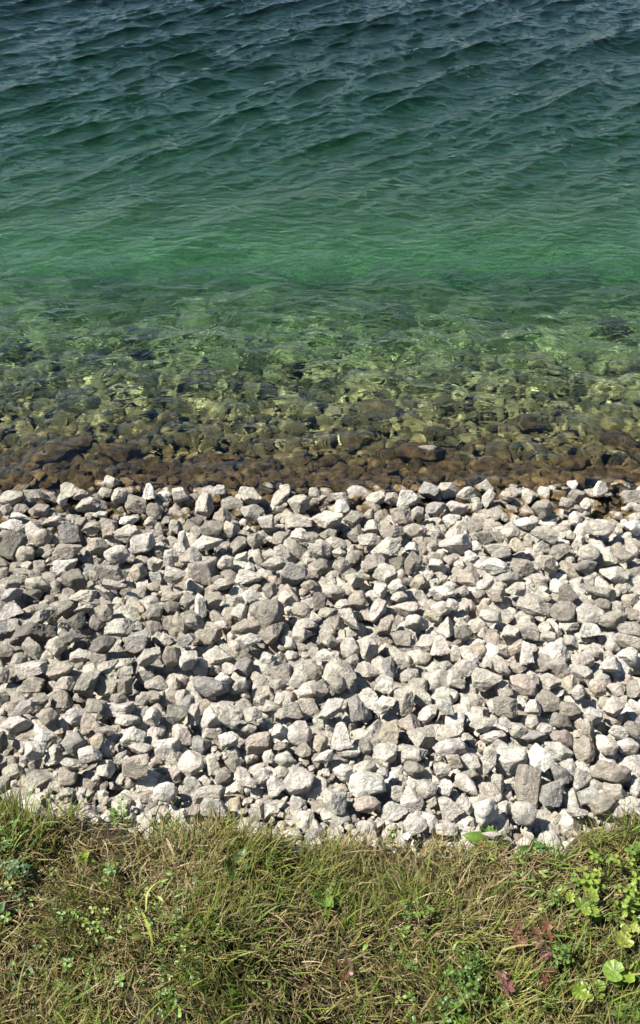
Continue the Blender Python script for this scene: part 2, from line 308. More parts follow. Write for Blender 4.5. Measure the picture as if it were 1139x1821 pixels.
PX = "530 1390 59 53 30 wa;941 1397 42 71 0 ba;59 1129 69 43 20 da;910 1353 59 48 20 wa;776 1213 51 48 -20 la;953 1078 64 38 -20 la;1088 1373 64 38 -5 br;653 1396 66 36 -8 wk;606 1198 51 43 -30 lk;597 1425 51 43 -40 wa;24 970 41 53 -5 da;481 1095 41 53 -10 gr;361 1018 48 43 0 gk;810 967 56 36 0 la;864 1443 46 43 60 wr;685 1341 48 41 40 wa;157 1216 51 38 40 ga;864 1208 46 41 0 la;532 1305 43 43 20 wr;458 1324 56 33 25 pe;377 1224 59 31 -10 cr;242 1363 48 38 0 bk;983 1410 42 43 0 ck;340 1359 43 41 -10 lr;933 1218 53 33 -35 pa;373 1282 38 46 0 wr;751 1313 46 38 0 la;930 1445 46 38 -20 wr;369 1415 61 28 15 le;1048 1090 50 34 0 wr;211 1118 51 33 10 la;830 1185 51 33 15 wk;990 1336 51 33 -20 wa;958 1350 41 41 -30 wk;31 1287 52 32 0 wr;654 1152 36 46 0 la;990 1157 46 36 0 wt;655 1242 46 36 0 wt;236 1310 43 38 -10 wa;299 1334 43 38 -5 wk;608 1308 38 43 0 wt;1040 1332 38 43 0 br;1071 1430 43 38 10 br;134 1030 45 36 -20 dr;799 1330 52 31 10 wr;387 1167 48 33 -10 la;718 1246 33 48 0 la;584 924 51 31 15 la;687 975 51 31 25 le;1068 1055 56 28 -20 ga;522 1023 41 38 -30 ck;111 1249 38 41 0 ba;135 1322 41 38 -10 cr;690 1023 43 36 -40 la;634 1257 36 43 15 ct;253 967 45 34 20 wa;163 900 48 31 10 la;363 902 31 48 0 la;1093 1023 48 31 -15 wa;438 1117 48 31 0 br;799 1303 48 31 20 wa;652 1428 48 31 0 pr;53 1192 53 28 10 wk;589 1260 53 28 45 we;731 1423 41 36 -50 wa;974 1245 41 36 0 gr;874 1412 41 36 -30 lr;208 986 46 32 0 wr;834 1026 38 38 0 ga;797 1435 38 38 30 wt;1017 1419 38 38 0 wt;1068 938 51 28 0 lr;106 1193 51 28 25 ba;367 1132 51 28 10 ba;1116 1142 51 28 -10 lr;747 1238 51 28 -50 le;738 1341 46 31 10 la;653 1193 43 33 0 la;1008 1265 43 33 -15 gr;443 1026 48 29 10 la;1003 1086 42 33 0 gr;532 897 38 36 -30 la;246 1142 38 36 0 ck;911 1132 38 36 -20 la;322 1307 36 38 0 wt;194 1019 47 29 0 gk;1079 990 41 33 0 la;1093 1256 41 33 20 la;116 1005 48 28 25 wa;966 949 48 28 -10 la;881 1008 48 28 0 wa;697 1440 48 28 25 wt;228 949 43 31 0 la;664 1003 43 31 30 ga;183 1147 43 31 15 dr;382 1433 43 31 0 wk;899 1257 43 31 -10 gk;789 1054 48 27 0 wa;317 1270 36 36 0 ga;410 1275 36 36 -20 lk;241 896 46 28 -20 ga;61 1155 46 28 -50 ga;344 1104 46 28 -30 ga;1091 1101 46 28 20 gr;1043 1298 46 28 -50 be;125 950 39 33 0 ck;99 1150 39 33 10 lr;208 1263 51 25 -5 wk;369 965 53 24 0 wa;378 942 41 31 -10 gr;741 1109 41 31 0 la;725 1083 45 28 5 lr;447 913 38 33 -20 la;339 990 38 33 0 ga;908 948 33 38 0 la;190 1218 38 33 0 gk;624 1155 33 38 10 wr;295 1408 38 33 0 wr;941 1122 43 29 0 lk;265 1167 46 27 25 le;869 1353 51 24 85 le;1079 1325 38 32 -60 lr;22 886 45 27 5 lr;733 948 39 31 10 br;85 1275 39 31 0 br;486 1125 43 28 50 ge;552 1226 43 28 20 wr;672 1087 43 28 55 wr;761 1142 43 28 40 la;1002 1312 43 28 -20 pr;995 1376 43 28 -50 ca;1093 1405 43 28 -25 lr;491 1003 48 25 0 la;624 1100 48 25 -45 la;961 1178 41 29 10 gr;965 905 36 33 -20 ga;122 1078 36 33 30 gr;335 1173 36 33 20 wa;433 1188 33 36 -20 ca;994 1188 36 33 20 gk;341 1400 33 36 0 wt;794 873 38 31 20 la;629 924 38 31 20 la;59 1335 38 31 -20 wa;272 1276 31 38 0 la;832 1356 38 31 30 wr;738 1463 38 31 20 wr;1114 1329 38 31 0 wr;120 980 43 27 -10 bk;68 1039 43 27 -20 lr;74 957 36 32 40 br;150 1061 48 24 10 la;304 1167 32 36 0 br;830 1395 46 25 -40 wr;121 872 41 28 25 lt;445 881 41 28 -20 la;736 1003 28 41 -10 ba;979 1213 41 28 0 la;649 1367 41 28 10 wr;1036 1175 37 31 0 lr;246 1019 33 34 0 br;313 1023 36 31 0 la;500 1198 36 31 10 gk;636 1069 31 36 0 br;715 1139 36 31 0 gk;1119 1167 36 31 -30 wa;489 1395 36 31 30 wt;692 1303 36 31 0 yk;1046 1417 36 31 0 wr;687 1113 41 27 50 be;532 928 46 24 0 lk;904 1028 48 23 0 cr;1124 1120 46 24 0 gr;792 1405 29 38 0 wa;186 1089 33 33 0 ga;784 1147 33 33 0 wt;20 935 45 24 -10 ws;22 1085 43 25 20 wt;443 1139 43 25 0 wa;43 986 38 28 15 br;1128 887 38 28 0 gk;928 1008 38 28 -20 ga;143 1167 38 28 0 wa;424 1221 38 28 30 wr;593 1053 38 28 10 lr;509 1352 38 28 -20 wr;764 1463 38 28 -60 we;728 1283 38 28 0 pt;863 1287 38 28 20 la;1104 1443 38 28 20 wr;574 977 33 32 -15 lr;379 1068 33 32 20 ba;194 939 31 34 0 bk;172 975 39 27 25 ge;724 887 36 29 0 wt;160 1284 36 29 20 pt;64 882 43 24 -20 ga;1040 1197 43 24 -20 la;682 1251 43 24 35 wt;59 1218 38 27 0 bk;159 1343 38 27 15 wk;811 904 41 25 0 la;761 1269 41 25 30 wr;361 859 31 33 -10 wa;746 1039 31 33 0 ba;137 1104 33 31 0 da;531 1208 31 33 0 la;570 1224 33 31 0 ga;895 1224 33 31 0 lk;121 1377 31 33 0 br;187 1370 31 33 0 la;359 1324 33 31 10 ca;610 1374 33 31 0 wa;713 916 36 28 0 bk;322 1109 42 24 -60 be;356 1188 28 36 0 wr;692 1185 28 36 0 ct;598 1213 36 28 -30 gr;1007 1058 36 28 -50 dr;1086 1183 36 28 0 wa;736 1368 36 28 0 gr;759 1402 36 28 20 lr;997 1284 36 28 -30 gr;508 1067 31 32 0 wr;74 1097 43 23 35 ga;792 1256 43 23 -40 we;826 882 41 24 25 la;937 882 41 24 30 lt;137 1272 36 27 15 wa;60 942 31 31 30 wt;1034 1384 31 31 0 wt;397 1382 29 33 0 gr;787 1082 38 25 0 wr;42 1259 38 25 25 ca;347 1268 25 38 -10 wt;794 1474 38 25 10 wr;102 929 43 22 0 la;356 1078 22 43 0 wt;1073 1077 41 23 -20 gr;891 1185 41 23 -50 lr;227 1281 41 23 0 wr;950 1309 47 20 0 cr;97 1341 29 32 0 lt;862 868 33 28 0 la;1048 983 33 28 -30 lr;458 1083 28 33 -20 gr;426 1091 28 33 -20 la;537 1127 33 28 0 la;396 1211 33 28 0 wr;706 1045 33 28 0 la;794 1114 28 33 0 wt;820 1128 33 28 30 gr;718 1175 33 28 0 la;685 1220 33 28 60 wk;743 1221 33 28 0 lr;251 1332 42 22 0 lr;278 1304 33 28 20 wr;521 1261 33 28 0 gk;407 1316 33 28 0 wr;468 1380 33 28 0 wa;788 1369 28 33 20 la;1012 1363 33 28 0 wt;619 1335 46 20 0 wr;414 895 38 24 0 gr;423 972 38 24 50 ga;936 932 38 24 20 wr;886 980 38 24 0 lk;873 1095 38 24 -10 lr;22 1057 41 22 20 cr;276 1091 29 31 -30 gr;335 1068 31 29 0 ga;697 946 39 23 10 ge;25 1036 33 27 10 ga;115 1218 33 27 0 la;192 1185 38 23 30 le;302 1081 38 23 20 dr;1048 1119 38 23 0 wt;633 949 28 31 0 ga;631 1031 31 28 0 la;33 1175 31 28 0 gr;537 1085 31 28 0 gr;499 1303 28 31 0 wa;1057 1274 31 28 0 wa;69 909 36 24 0 ga;537 952 36 24 -10 la;169 1257 36 24 0 gk;958 859 31 27 0 wk;825 1433 31 27 -50 wr;326 962 22 38 0 wt;657 960 38 22 0 la;994 979 38 22 40 gr;1040 1008 38 22 10 cr;220 1180 38 22 25 le;583 1137 38 22 -30 la;936 1160 22 38 0 wt;1096 1226 36 23 0 lr;1132 1400 23 36 0 wr;502 958 33 25 10 gr;710 1003 33 25 0 da;779 1008 33 25 -20 wa;274 1118 33 25 -60 ga;918 1049 33 25 10 la;1013 1217 25 33 0 yr;650 1328 25 33 15 ga;125 1134 41 20 0 gr;877 1309 41 20 10 wr;212 882 29 28 0 lr;276 910 28 29 0 dr;474 932 28 29 0 lk;402 1003 29 28 30 lr;573 1008 29 28 0 gr;1091 1276 32 25 0 pr;164 939 36 22 20 ga;395 915 33 24 0 bt;669 888 33 24 20 lr;776 904 36 22 10 cr;260 1206 36 22 -15 gr;812 1208 33 24 -20 lr;377 1359 24 33 10 wt;412 941 28 28 0 la;453 962 28 28 0 gr;304 990 28 28 -40 wa;481 1050 28 28 0 gr;558 1195 28 28 0 gr;676 1049 28 28 20 wa;598 1109 28 28 0 ga;1129 1224 28 28 0 gt;542 1334 29 27 0 br;1127 937 31 25 -20 wa;176 1173 31 25 0 gk;729 1203 31 25 10 lr;883 1058 31 25 -30 ba;1064 1224 31 25 -20 yr;571 1322 25 31 0 br;1127 1297 31 25 -20 gr;172 1318 32 24 70 yr;545 1109 38 20 0 lr;127 1359 38 20 0 lr;4 1319 20 38 0 dr;764 872 33 23 -20 ck;976 1005 23 33 10 bk;568 1071 23 33 0 dk;1016 1142 33 23 -60 wa;449 1270 33 23 10 la;563 981 28 27 0 lr;948 1259 28 27 0 wa;201 858 31 24 0 la;608 1007 31 24 0 gr;307 1061 39 19 10 br;416 1358 32 23 0 gr;205 1040 43 17 0 ls;144 882 33 22 5 la;1101 1302 33 22 0 wr;188 1054 38 19 -40 la;188 1301 38 19 0 gr;980 1131 36 20 0 la;577 1347 36 20 25 wa;626 1178 31 23 55 ga;192 1337 23 31 -10 wk;23 1373 31 23 0 lr;887 1392 23 31 20 lr;265 874 25 28 0 wt;321 879 28 25 10 lk;1027 882 28 25 0 ga;862 955 28 25 20 gk;964 974 28 25 -30 wt;223 1218 25 28 0 bk;1031 1231 28 25 0 lr;76 1243 28 25 10 ba;313 1375 28 25 0 pr;919 1298 28 25 -20 la;502 981 29 24 0 lr;662 937 28 24 10 la;918 969 28 24 0 yt;186 878 29 23 20 lr;396 1039 33 20 20 la;605 883 33 20 -20 la;1100 863 33 20 -10 le;1114 990 33 20 -10 gr;330 1139 33 20 30 ck;243 860 23 28 -30 la;276 1003 28 23 0 la;756 1019 23 28 40 wt;1068 871 23 28 -15 wt;1025 924 23 28 0 wr;168 1109 23 28 30 ga;5 1201 23 28 0 gr;449 1057 28 23 20 wt;810 1162 23 28 0 wk;601 1148 28 23 60 gr;430 1376 28 23 0 wt;808 1354 28 23 0 yk;211 1243 29 22 0 gr;919 1151 33 19 45 br;922 1188 33 19 0 gr;835 1377 33 19 0 gr;708 1410 25 25 0 lk;405 1188 31 20 30 wt;579 1165 31 20 0 wr;440 1296 31 20 0 wr;584 952 28 22 0 ba;897 1438 22 28 0 wr;697 887 25 24 30 ba;771 1423 25 24 0 lr;947 1285 25 24 0 lr;584 1090 33 18 0 lr;419 1068 31 19 0 la;769 1097 31 19 -10 yr;608 900 25 23 0 wt;741 913 25 23 0 la;838 990 23 25 20 wa;150 1082 38 15 15 ls;1027 1445 38 15 0 ws;971 1297 33 17 -10 wr;158 1119 28 20 10 gr;224 1195 28 20 30 lr;11 1157 28 20 0 gr;423 1052 28 20 0 wr;479 1170 28 20 0 wa;494 1217 28 20 0 lr;928 1251 20 28 15 wa;552 1041 31 18 0 br;867 887 31 18 60 le;864 1039 31 18 10 wr;415 1338 25 22 0 wk;1060 1395 25 22 0 lr;430 993 28 19 30 wa;610 1076 28 19 20 lr;790 1185 28 19 0 wr;1124 1094 23 23 0 bk;895 1159 23 23 0 lk;845 1246 23 23 0 lr;479 1344 24 22 0 wt;442 1391 31 17 0 lr;652 879 27 19 10 br;947 1206 22 23 0 wt;710 1062 28 18 20 lr;76 1313 28 18 0 wr;1008 895 25 20 0 gr;565 1352 20 25 0 gr;1076 1251 25 20 0 yr;229 926 31 16 10 wr;1012 1113 33 15 0 ws;972 1114 28 17 0 wt;733 974 25 19 0 wa;902 883 25 19 0 br;1045 895 25 19 20 wr;1053 1162 31 15 0 lr;11 907 23 20 0 lr;389 872 24 19 15 wa;932 858 24 19 10 la;804 1075 22 20 0 wr;365 1390 22 20 0 wr;539 874 23 19 0 br;682 1375 23 19 -20 wr;874 1485 33 13 0 ws;481 1263 28 15 10 bs;61 1360 22 19 0 br;201 1313 23 17 0 wr;111 888 19 20 0 wa;560 877 20 19 0 lr;899 1284 25 15 -20 wr;499 1326 24 15 10 gr;178 916 25 14 0 ws;33 917 31 11 0 ws;570 857 20 17 0 wr;325 1447 18 18 0 wr"
STONES = []
for q in PX.split(';'):
    a = q.split(); STONES.append((*map(float, a[:5]), a[5]))
N_THINGS = 280
def size_word(a): return 'large' if a > 2050 else 'small' if a < 1050 else 'medium'
TW = {'w': 'white', 'l': 'pale', 'g': 'grey', 'd': 'dark grey', 'c': 'bluish grey', 'b': 'tan', 'p': 'pinkish', 'y': 'yellowish'}
SW = {'r': 'rounded', 'a': 'angular', 's': 'flat', 'e': 'elongated', 't': 'pointed', 'k': 'blocky'}
VB = [(900, 'by the water'), (960, 'near the water'), (1020, 'upper slope'), (1085, 'above mid slope'), (1150, 'mid slope'), (1215, 'below mid slope'), (1280, 'lower slope'), (1345, 'low slope'), (1400, 'near the grass'), (3000, 'beside the grass')]
HB = [(80, 'far left'), (215, 'left'), (360, 'inner left'), (500, 'left of centre'), (640, 'centre'), (780, 'right of centre'), (925, 'inner right'), (1060, 'right'), (5000, 'far right')]
def band(v, B): return next(t for lim, t in B if v < lim)
marks = sorted([s for s in STONES[:N_THINGS] if s[5][0] in 'dpyc' or s[2] * s[3] > 2700], key=lambda s: -s[2] * s[3])
labels = []
for s in STONES[:N_THINGS]:
    px, py, w_, h_, a_, t = s
    look = ' '.join(x for x in (size_word(w_ * h_), TW[t[0]], SW[t[1]], 'stone') if x != 'medium')
    rel = ''
    best = None
    for m in marks:
        if m is s: continue
        dx, dy = m[0] - px, m[1] - py; d = math.hypot(dx / (w_ + m[2]) * 2, dy / (h_ + m[3]) * 2)
        if d < 1.45 and (best is None or d < best[0]): best = (d, m, dx, dy)
    place = ', ' + band(py, VB) + ', ' + band(px, HB)
    if best:
        _, m, dx, dy = best
        r_ = ('left of' if dx > 0 else 'right of') if abs(dx) > abs(dy) else ('above' if dy > 0 else 'below')
        mw = ' '.join(x for x in (('large' if m[2] * m[3] > 2050 else ''), TW[m[5][0]]) if x)
        rel = f' {r_} a {mw} one'
    L = look + rel + place
    if len(L.replace(',', '').split()) > 15: L = look + place
    labels.append(L)
from collections import defaultdict
dd = defaultdict(list)
for i, L in enumerate(labels): dd[L].append(i)
for L, I in list(dd.items()):
    if len(I) < 2: continue
    xs_ = [STONES[i][0] for i in I]; ys_ = [STONES[i][1] for i in I]; ax = 0 if max(xs_) - min(xs_) > max(ys_) - min(ys_) else 1
    I = sorted(I, key=lambda i: STONES[i][ax])
    if len(I) == 2: nm = [('left', 'right'), ('upper', 'lower')][ax]
    elif len(I) == 3: nm = [('leftmost', 'middle', 'rightmost'), ('topmost', 'middle', 'lowest')][ax]
    else: nm = [['leftmost', 'second', 'third', 'fourth', 'fifth', 'sixth'], ['topmost', 'second', 'third', 'fourth', 'fifth', 'sixth']][ax]
    for i, a in zip(I, nm): labels[i] = a + ' ' + L

def place_px(s):
    """where an outlined stone lies on the slope, its size in metres and its turn"""
    px, py, w_, h_, a_, t = s
    base = -.006 + .10 * (math.sqrt(w_ * h_) - 38) / F * 2 + .018 * math.sin(px * 12.9 + py * 7.7)
    P, d = hit(px, py, base)
    sw, sh = w_ * d / F * 1.11, h_ * d / F * 1.11
    return P, sw, sh, .92 * math.sqrt(sw * sh), math.radians(a_)
massV, massF, massC = [], [], []; nv = 0
def add_mass(store, V, Fc, M, loc, col):
    store[0].append(V @ M.T + loc); store[1].append(Fc + store[3]); store[2].append(np.repeat(np.array(col)[None], len(V), 0)); store[3] += len(V)
def tone_var(r, t, k=.10): 
    c = np.array(TONE[t]) * np.array([.80, .785, .75]) * (1 + r.normal() * k) * (1 + r.normal(size=3) * .012); return np.clip(c, .05, .72)
dry = [[], [], [], 0]; wetm = [[], [], [], 0]
gr = 'pale limestone stones heaped along the shore'
for i, s in enumerate(STONES):
    r = np.random.RandomState(1000 + i)
    P, sw, sh, sd, ang = place_px(s); t = s[5]; v = i % 9
    Bm = basis(ang + (math.pi if (t[1] in 'arks' and r.rand() < .5) else 0) + r.normal() * .04)
    if i < N_THINGS:
        me = rock_mesh(t[1], v); o = bpy.data.objects.new('stone', me); C.objects.link(o)
        if r.rand() < .5 and t[1] != 't': Bm = Bm * np.array([-1, -1, 1])
        M = Matrix([[*(Bm[k] * [sw, sd, sh]), P[k]] for k in range(3)] + [[0, 0, 0, 1]])
        o.matrix_world = M; o.color = (*tone_var(r, t[0]), 1)
        if P[2] < WL + .06: o.cycles.is_caustics_receiver = True
        tag(o, labels[i], 'stone', gr)
    else:
        V, Fc = lib(t[1], v, 4); add_mass(dry, V, Fc, Bm * [sw, sd, sh], P, tone_var(r, t[0]))
# ---- every other stone of the slope: what lies between, behind and under the ones above
SX = np.array([s[0] for s in STONES]); SY = np.array([s[1] for s in STONES]); SW_ = np.array([s[2] for s in STONES]); SH_ = np.array([s[3] for s in STONES])
r = np.random.RandomState(3)
def cover(px, py, k): return (((px - SX) / (SW_ * k / 2)) ** 2 + ((py - SY) / (SH_ * k / 2)) ** 2).min()
pts = []
def scatter(x0, x1, y0, y1, sp):
    out = []
    for a in np.arange(x0, x1, sp):
        for b in np.arange(y0, y1, sp * .87):
            out.append((a + r.uniform(-.42, .42) * sp + (.5 * sp if int(b / sp) % 2 else 0), b + r.uniform(-.4, .4) * sp))
    return out
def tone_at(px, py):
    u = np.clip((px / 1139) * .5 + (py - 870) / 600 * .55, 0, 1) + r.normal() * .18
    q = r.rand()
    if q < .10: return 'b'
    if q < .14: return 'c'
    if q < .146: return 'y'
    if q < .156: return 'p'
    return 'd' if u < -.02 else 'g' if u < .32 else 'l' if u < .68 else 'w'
def put(x, y, z, size, sub, flat=(.6, .95), store=None, tone=None, nvar=12):
    kd = 'arkaat'[r.randint(6)] if store is not wetm else 'ra'[r.randint(2)]
    V, Fc = lib(kd, int(r.randint(nvar)), sub)
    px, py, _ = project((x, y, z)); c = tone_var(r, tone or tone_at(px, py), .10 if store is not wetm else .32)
    Sx = size * r.uniform(.8, 1.3); Sy = size * r.uniform(.75, 1.1); Sz = size * r.uniform(*flat)
    add_mass(store, V, Fc, rot_rand(r) * [Sx, Sy, Sz], np.array([x, y, z]), c)
for x, y in scatter(-2.1, 2.1, .86, 2.52, .062):              # the layer underneath
    e = edge(x)
    if y < e + .0: continue
    px, py, _ = project((x, y, env(y))); vis = -60 < px < 1200
    if not vis and r.rand() < .35: continue
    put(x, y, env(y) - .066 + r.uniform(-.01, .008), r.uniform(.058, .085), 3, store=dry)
for x, y in scatter(-2.1, 2.1, .86, 2.46, .044):              # gaps of the top layer, and the slope beyond the frame
    e = edge(x)
    if y < e + .015: continue
    z = env(y) - .038; px, py, _ = project((x, y, z)); vis = -30 < px < 1170
    if vis:
        if cover(px, py, .98) < 1: continue
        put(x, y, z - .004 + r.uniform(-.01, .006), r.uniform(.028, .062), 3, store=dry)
    elif r.rand() < .6: put(x, y, z + r.uniform(-.012, .012), r.uniform(.05, .085), 3, store=dry)
for x, y in scatter(-1.0, 1.0, .88, 1.35, .017):              # chips that fill the hollows near the grass
    if y < edge(x) - .02 or r.rand() < .35 + (y - 1.0) * 1.6: continue
    z = env(y) - .034; put(x, y, z + r.uniform(-.008, .004), r.uniform(.008, .024), 3, store=dry, nvar=5, tone='bwll'[r.randint(4)])
for x, y in scatter(-1.6, 1.6, 2.40, 2.62, .048):              # brown wet stones along the waterline
    z = env(y) - .022 + r.uniform(-.008, .006)
    px, py, _ = project((x, y, z))
    if cover(px, py, .95) < 1: continue
    put(x, y, z, r.uniform(.05, .085), 4 if abs(px - 570) < 620 else 3, (.45, .7), store=wetm, nvar=8)
for x, y in scatter(-1.9, 1.9, 2.55, 3.45, .046):
    put(x, y, env(y) - .03 + r.uniform(-.015, .010), r.uniform(.035, .075) * (1.25 if r.rand() < .12 else 1), 3, (.4, .7), store=wetm, nvar=8)
for x, y in scatter(-3.0, 3.0, 3.3, 5.9, .085):
    if r.rand() < .30 + .50 * (y - 3.3) + .18 * math.sin(x * 3.1 + y * 2) * math.sin(y * 5 - x): continue
    put(x, y, env(y) - .05 + r.uniform(-.03, .0), r.uniform(.04, .11), 3, (.35, .6), store=wetm, nvar=8)
o = new_mesh('gravel', np.concatenate(dry[0]), np.concatenate(dry[1]), M_stone_mass, np.concatenate(dry[2]), smooth=False)
tag(o, 'smaller pale broken stones filling the slope between and under the larger ones', 'gravel', kind='stuff'); o.cycles.is_caustics_receiver = True
o = new_mesh('submerged_gravel', np.concatenate(wetm[0]), np.concatenate(wetm[1]), M_stone_mass, np.concatenate(wetm[2]))
tag(o, 'brown weedy stones covering the lake bed under shallow water', 'gravel', kind='stuff'); o.cycles.is_caustics_receiver = True
SUB = [(85, 826, 104, 50, 8, 'b', 'big brown rounded stone under shallow water, far left by the stone slope'),
 (135, 800, 66, 30, 12, 'l', 'flattish brown submerged stone behind the big brown one, far left'),
 (212, 818, 62, 42, -10, 'b', 'brown domed submerged stone left of the white peaked shore stones'),
 (305, 764, 40, 34, 0, 'p', 'orange brown submerged stone catching the light, left of centre'),
 (252, 677, 44, 34, 0, 'd', 'dark round stone deep under green water, inner left'),
 (520, 690, 44, 34, 0, 'd', 'dark round stone deep under green water near centre'),
 (400, 830, 66, 40, 8, 'l', 'wide brown submerged stone behind the tall white shore stone'),
 (478, 838, 60, 36, -8, 'b', 'brown wet stone in shallows, left of centre'),
 (632, 800, 44, 36, 40, 'y', 'yellow brown lit stone under shallow water, just right of centre'),
 (585, 830, 46, 30, 0, 'd', 'dark brown wet stone in shallows above the lone white stone'),
 (678, 758, 76, 52, -12, 'g', 'wide grey brown submerged stone, right of centre'),
 (742, 818, 80, 44, 5, 'b', 'long brown submerged stone in shallows, right of centre'),
 (800, 838, 56, 36, 0, 'l', 'brown submerged stone close behind the shore stones, inner right'),
 (935, 775, 76, 34, -5, 'g', 'flattish grey brown submerged stone, inner right'),
 (1072, 655, 60, 36, 0, 'd', 'dark stone deep under green water at far right'),
 (1102, 700, 56, 34, 0, 'd', 'dark submerged stone below the deep one at far right'),
 (957, 690, 50, 38, 20, 'y', 'yellowish silted stone under green water, inner right'),
 (878, 842, 60, 36, 0, 'g', 'dark wet stone just behind the shore stones, inner right'),
 (1010, 838, 70, 40, 10, 'b', 'brown wet stone just behind the shore stones, right'),
 (1095, 800, 70, 46, -15, 'b', 'brown rounded submerged stone in shallows, far right')]
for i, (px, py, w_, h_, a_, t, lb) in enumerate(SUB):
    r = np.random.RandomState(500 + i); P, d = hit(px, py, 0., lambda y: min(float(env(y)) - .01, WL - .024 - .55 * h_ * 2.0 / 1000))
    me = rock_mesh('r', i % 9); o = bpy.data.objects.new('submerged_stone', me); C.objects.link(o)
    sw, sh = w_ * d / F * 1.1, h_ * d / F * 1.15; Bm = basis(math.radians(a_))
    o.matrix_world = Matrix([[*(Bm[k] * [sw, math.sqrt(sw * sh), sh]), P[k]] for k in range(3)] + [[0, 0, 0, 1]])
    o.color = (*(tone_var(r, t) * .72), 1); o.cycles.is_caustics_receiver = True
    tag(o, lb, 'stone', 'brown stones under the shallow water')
# ---------------------------------------------------------------- grass and small plants on the bank
def leaf_material(name, trans=.35, rough=.55, spec=.35):
    m, nt_, out = mat_new(name); g = G(nt_); pos = g.n('NewGeometry').outputs['Position']
    c = g.n('Attribute', attribute_name='Col').outputs['Color']
    k = g.ramp(g.noise(pos, 160, 3), .3, .7, .78, 1.2)
    c = g.mix(1., c, g.n('CombineColor', {0: k, 1: k, 2: k}).outputs[0], 'MULTIPLY')
    p = g.n('BsdfPrincipled', {'Base Color': c, 'Roughness': rough, 'Specular IOR Level': spec})
    t = g.n('BsdfTranslucent', {'Color': g.mix(1., c, (1.0, 1.15, .6, 1), 'MULTIPLY')})
    mx = g.n('MixShader', {0: trans}); g.L(p.outputs[0], mx.inputs[1]); g.L(t.outputs[0], mx.inputs[2]); g.L(mx.outputs[0], out.inputs[0])
    return m
M_grass = leaf_material('grass_blades'); M_leaf = leaf_material('leaf', .3, .45, .45)
def blades(x, y, z, az, length, width, lean, curl, col, r, K=4, tipcol=None):
    """curved tapering strips, one per base point"""
    n = len(x); t = np.linspace(0, 1, K + 1)[None]; az = az[:, None]
    ang = lean[:, None] + curl[:, None] * t                       # angle away from upright
    seg = length[:, None] / K
    hx = np.concatenate([np.zeros((n, 1)), np.cumsum(np.sin(ang[:, :-1]) * seg, 1)], 1)
    hz = np.concatenate([np.zeros((n, 1)), np.cumsum(np.cos(ang[:, :-1]) * seg, 1)], 1)
    az2 = az + r.normal(size=(n, 1)) * .35 * t
    cx = x[:, None] + hx * np.cos(az2); cy = y[:, None] + hx * np.sin(az2); cz = z[:, None] + hz
    tw = az2 + np.pi / 2 + r.normal(size=(n, 1)) * .5
    wd = width[:, None] * np.clip(1.02 - t ** 1.7, .04, 1) * .5
    dx, dy = np.cos(tw) * wd, np.sin(tw) * wd; dz = r.normal(size=(n, 1)) * .35 * wd
    A = np.stack([cx - dx, cy - dy, cz - dz], -1); B = np.stack([cx + dx, cy + dy, cz + dz], -1)
    V = np.stack([A, B], 2).reshape(-1, 3)
    b = (np.arange(n) * 2 * (K + 1))[:, None] + (np.arange(K) * 2)[None]
    Fc = np.stack([b, b + 1, b + 3, b + 2], -1).reshape(-1, 4)
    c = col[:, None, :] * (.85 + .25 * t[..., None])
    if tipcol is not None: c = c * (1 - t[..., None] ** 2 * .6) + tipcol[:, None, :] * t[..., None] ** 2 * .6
    return V, Fc, np.repeat(c, 2, 1).reshape(-1, 3)
def join(L):
    V, Fc, Cc = [], [], []; n = 0
    for v, f, c in L: V.append(v); Fc.append(f + n); Cc.append(c); n += len(v)
    return np.concatenate(V), np.concatenate(Fc), np.concatenate(Cc)
r = np.random.RandomState(21)
STRAW = np.array([[.50, .39, .20], [.40, .30, .15], [.58, .48, .28], [.30, .19, .10], [.44, .37, .16]])
OLIVE = np.array([[.29, .28, .05], [.20, .24, .04], [.37, .34, .08], [.13, .18, .03], [.44, .39, .12]])
GREEN = np.array([[.16, .29, .04], [.21, .36, .05], [.12, .24, .03], [.28, .40, .06]])
def pick(P, n): return .57 * P[r.randint(len(P), size=n)] * (1 + r.normal(size=(n, 1)) * .16).clip(.5, 1.5)
def field(n, x0, x1, y0, y1, margin=.0):
    x = r.uniform(x0, x1, n); y = r.uniform(y0, y1, n); k = y < edge(x) - margin + r.normal(size=n) * .012 + .02 * np.maximum(0, vnoise(x, y, 30, 77))
    return x[k], y[k]
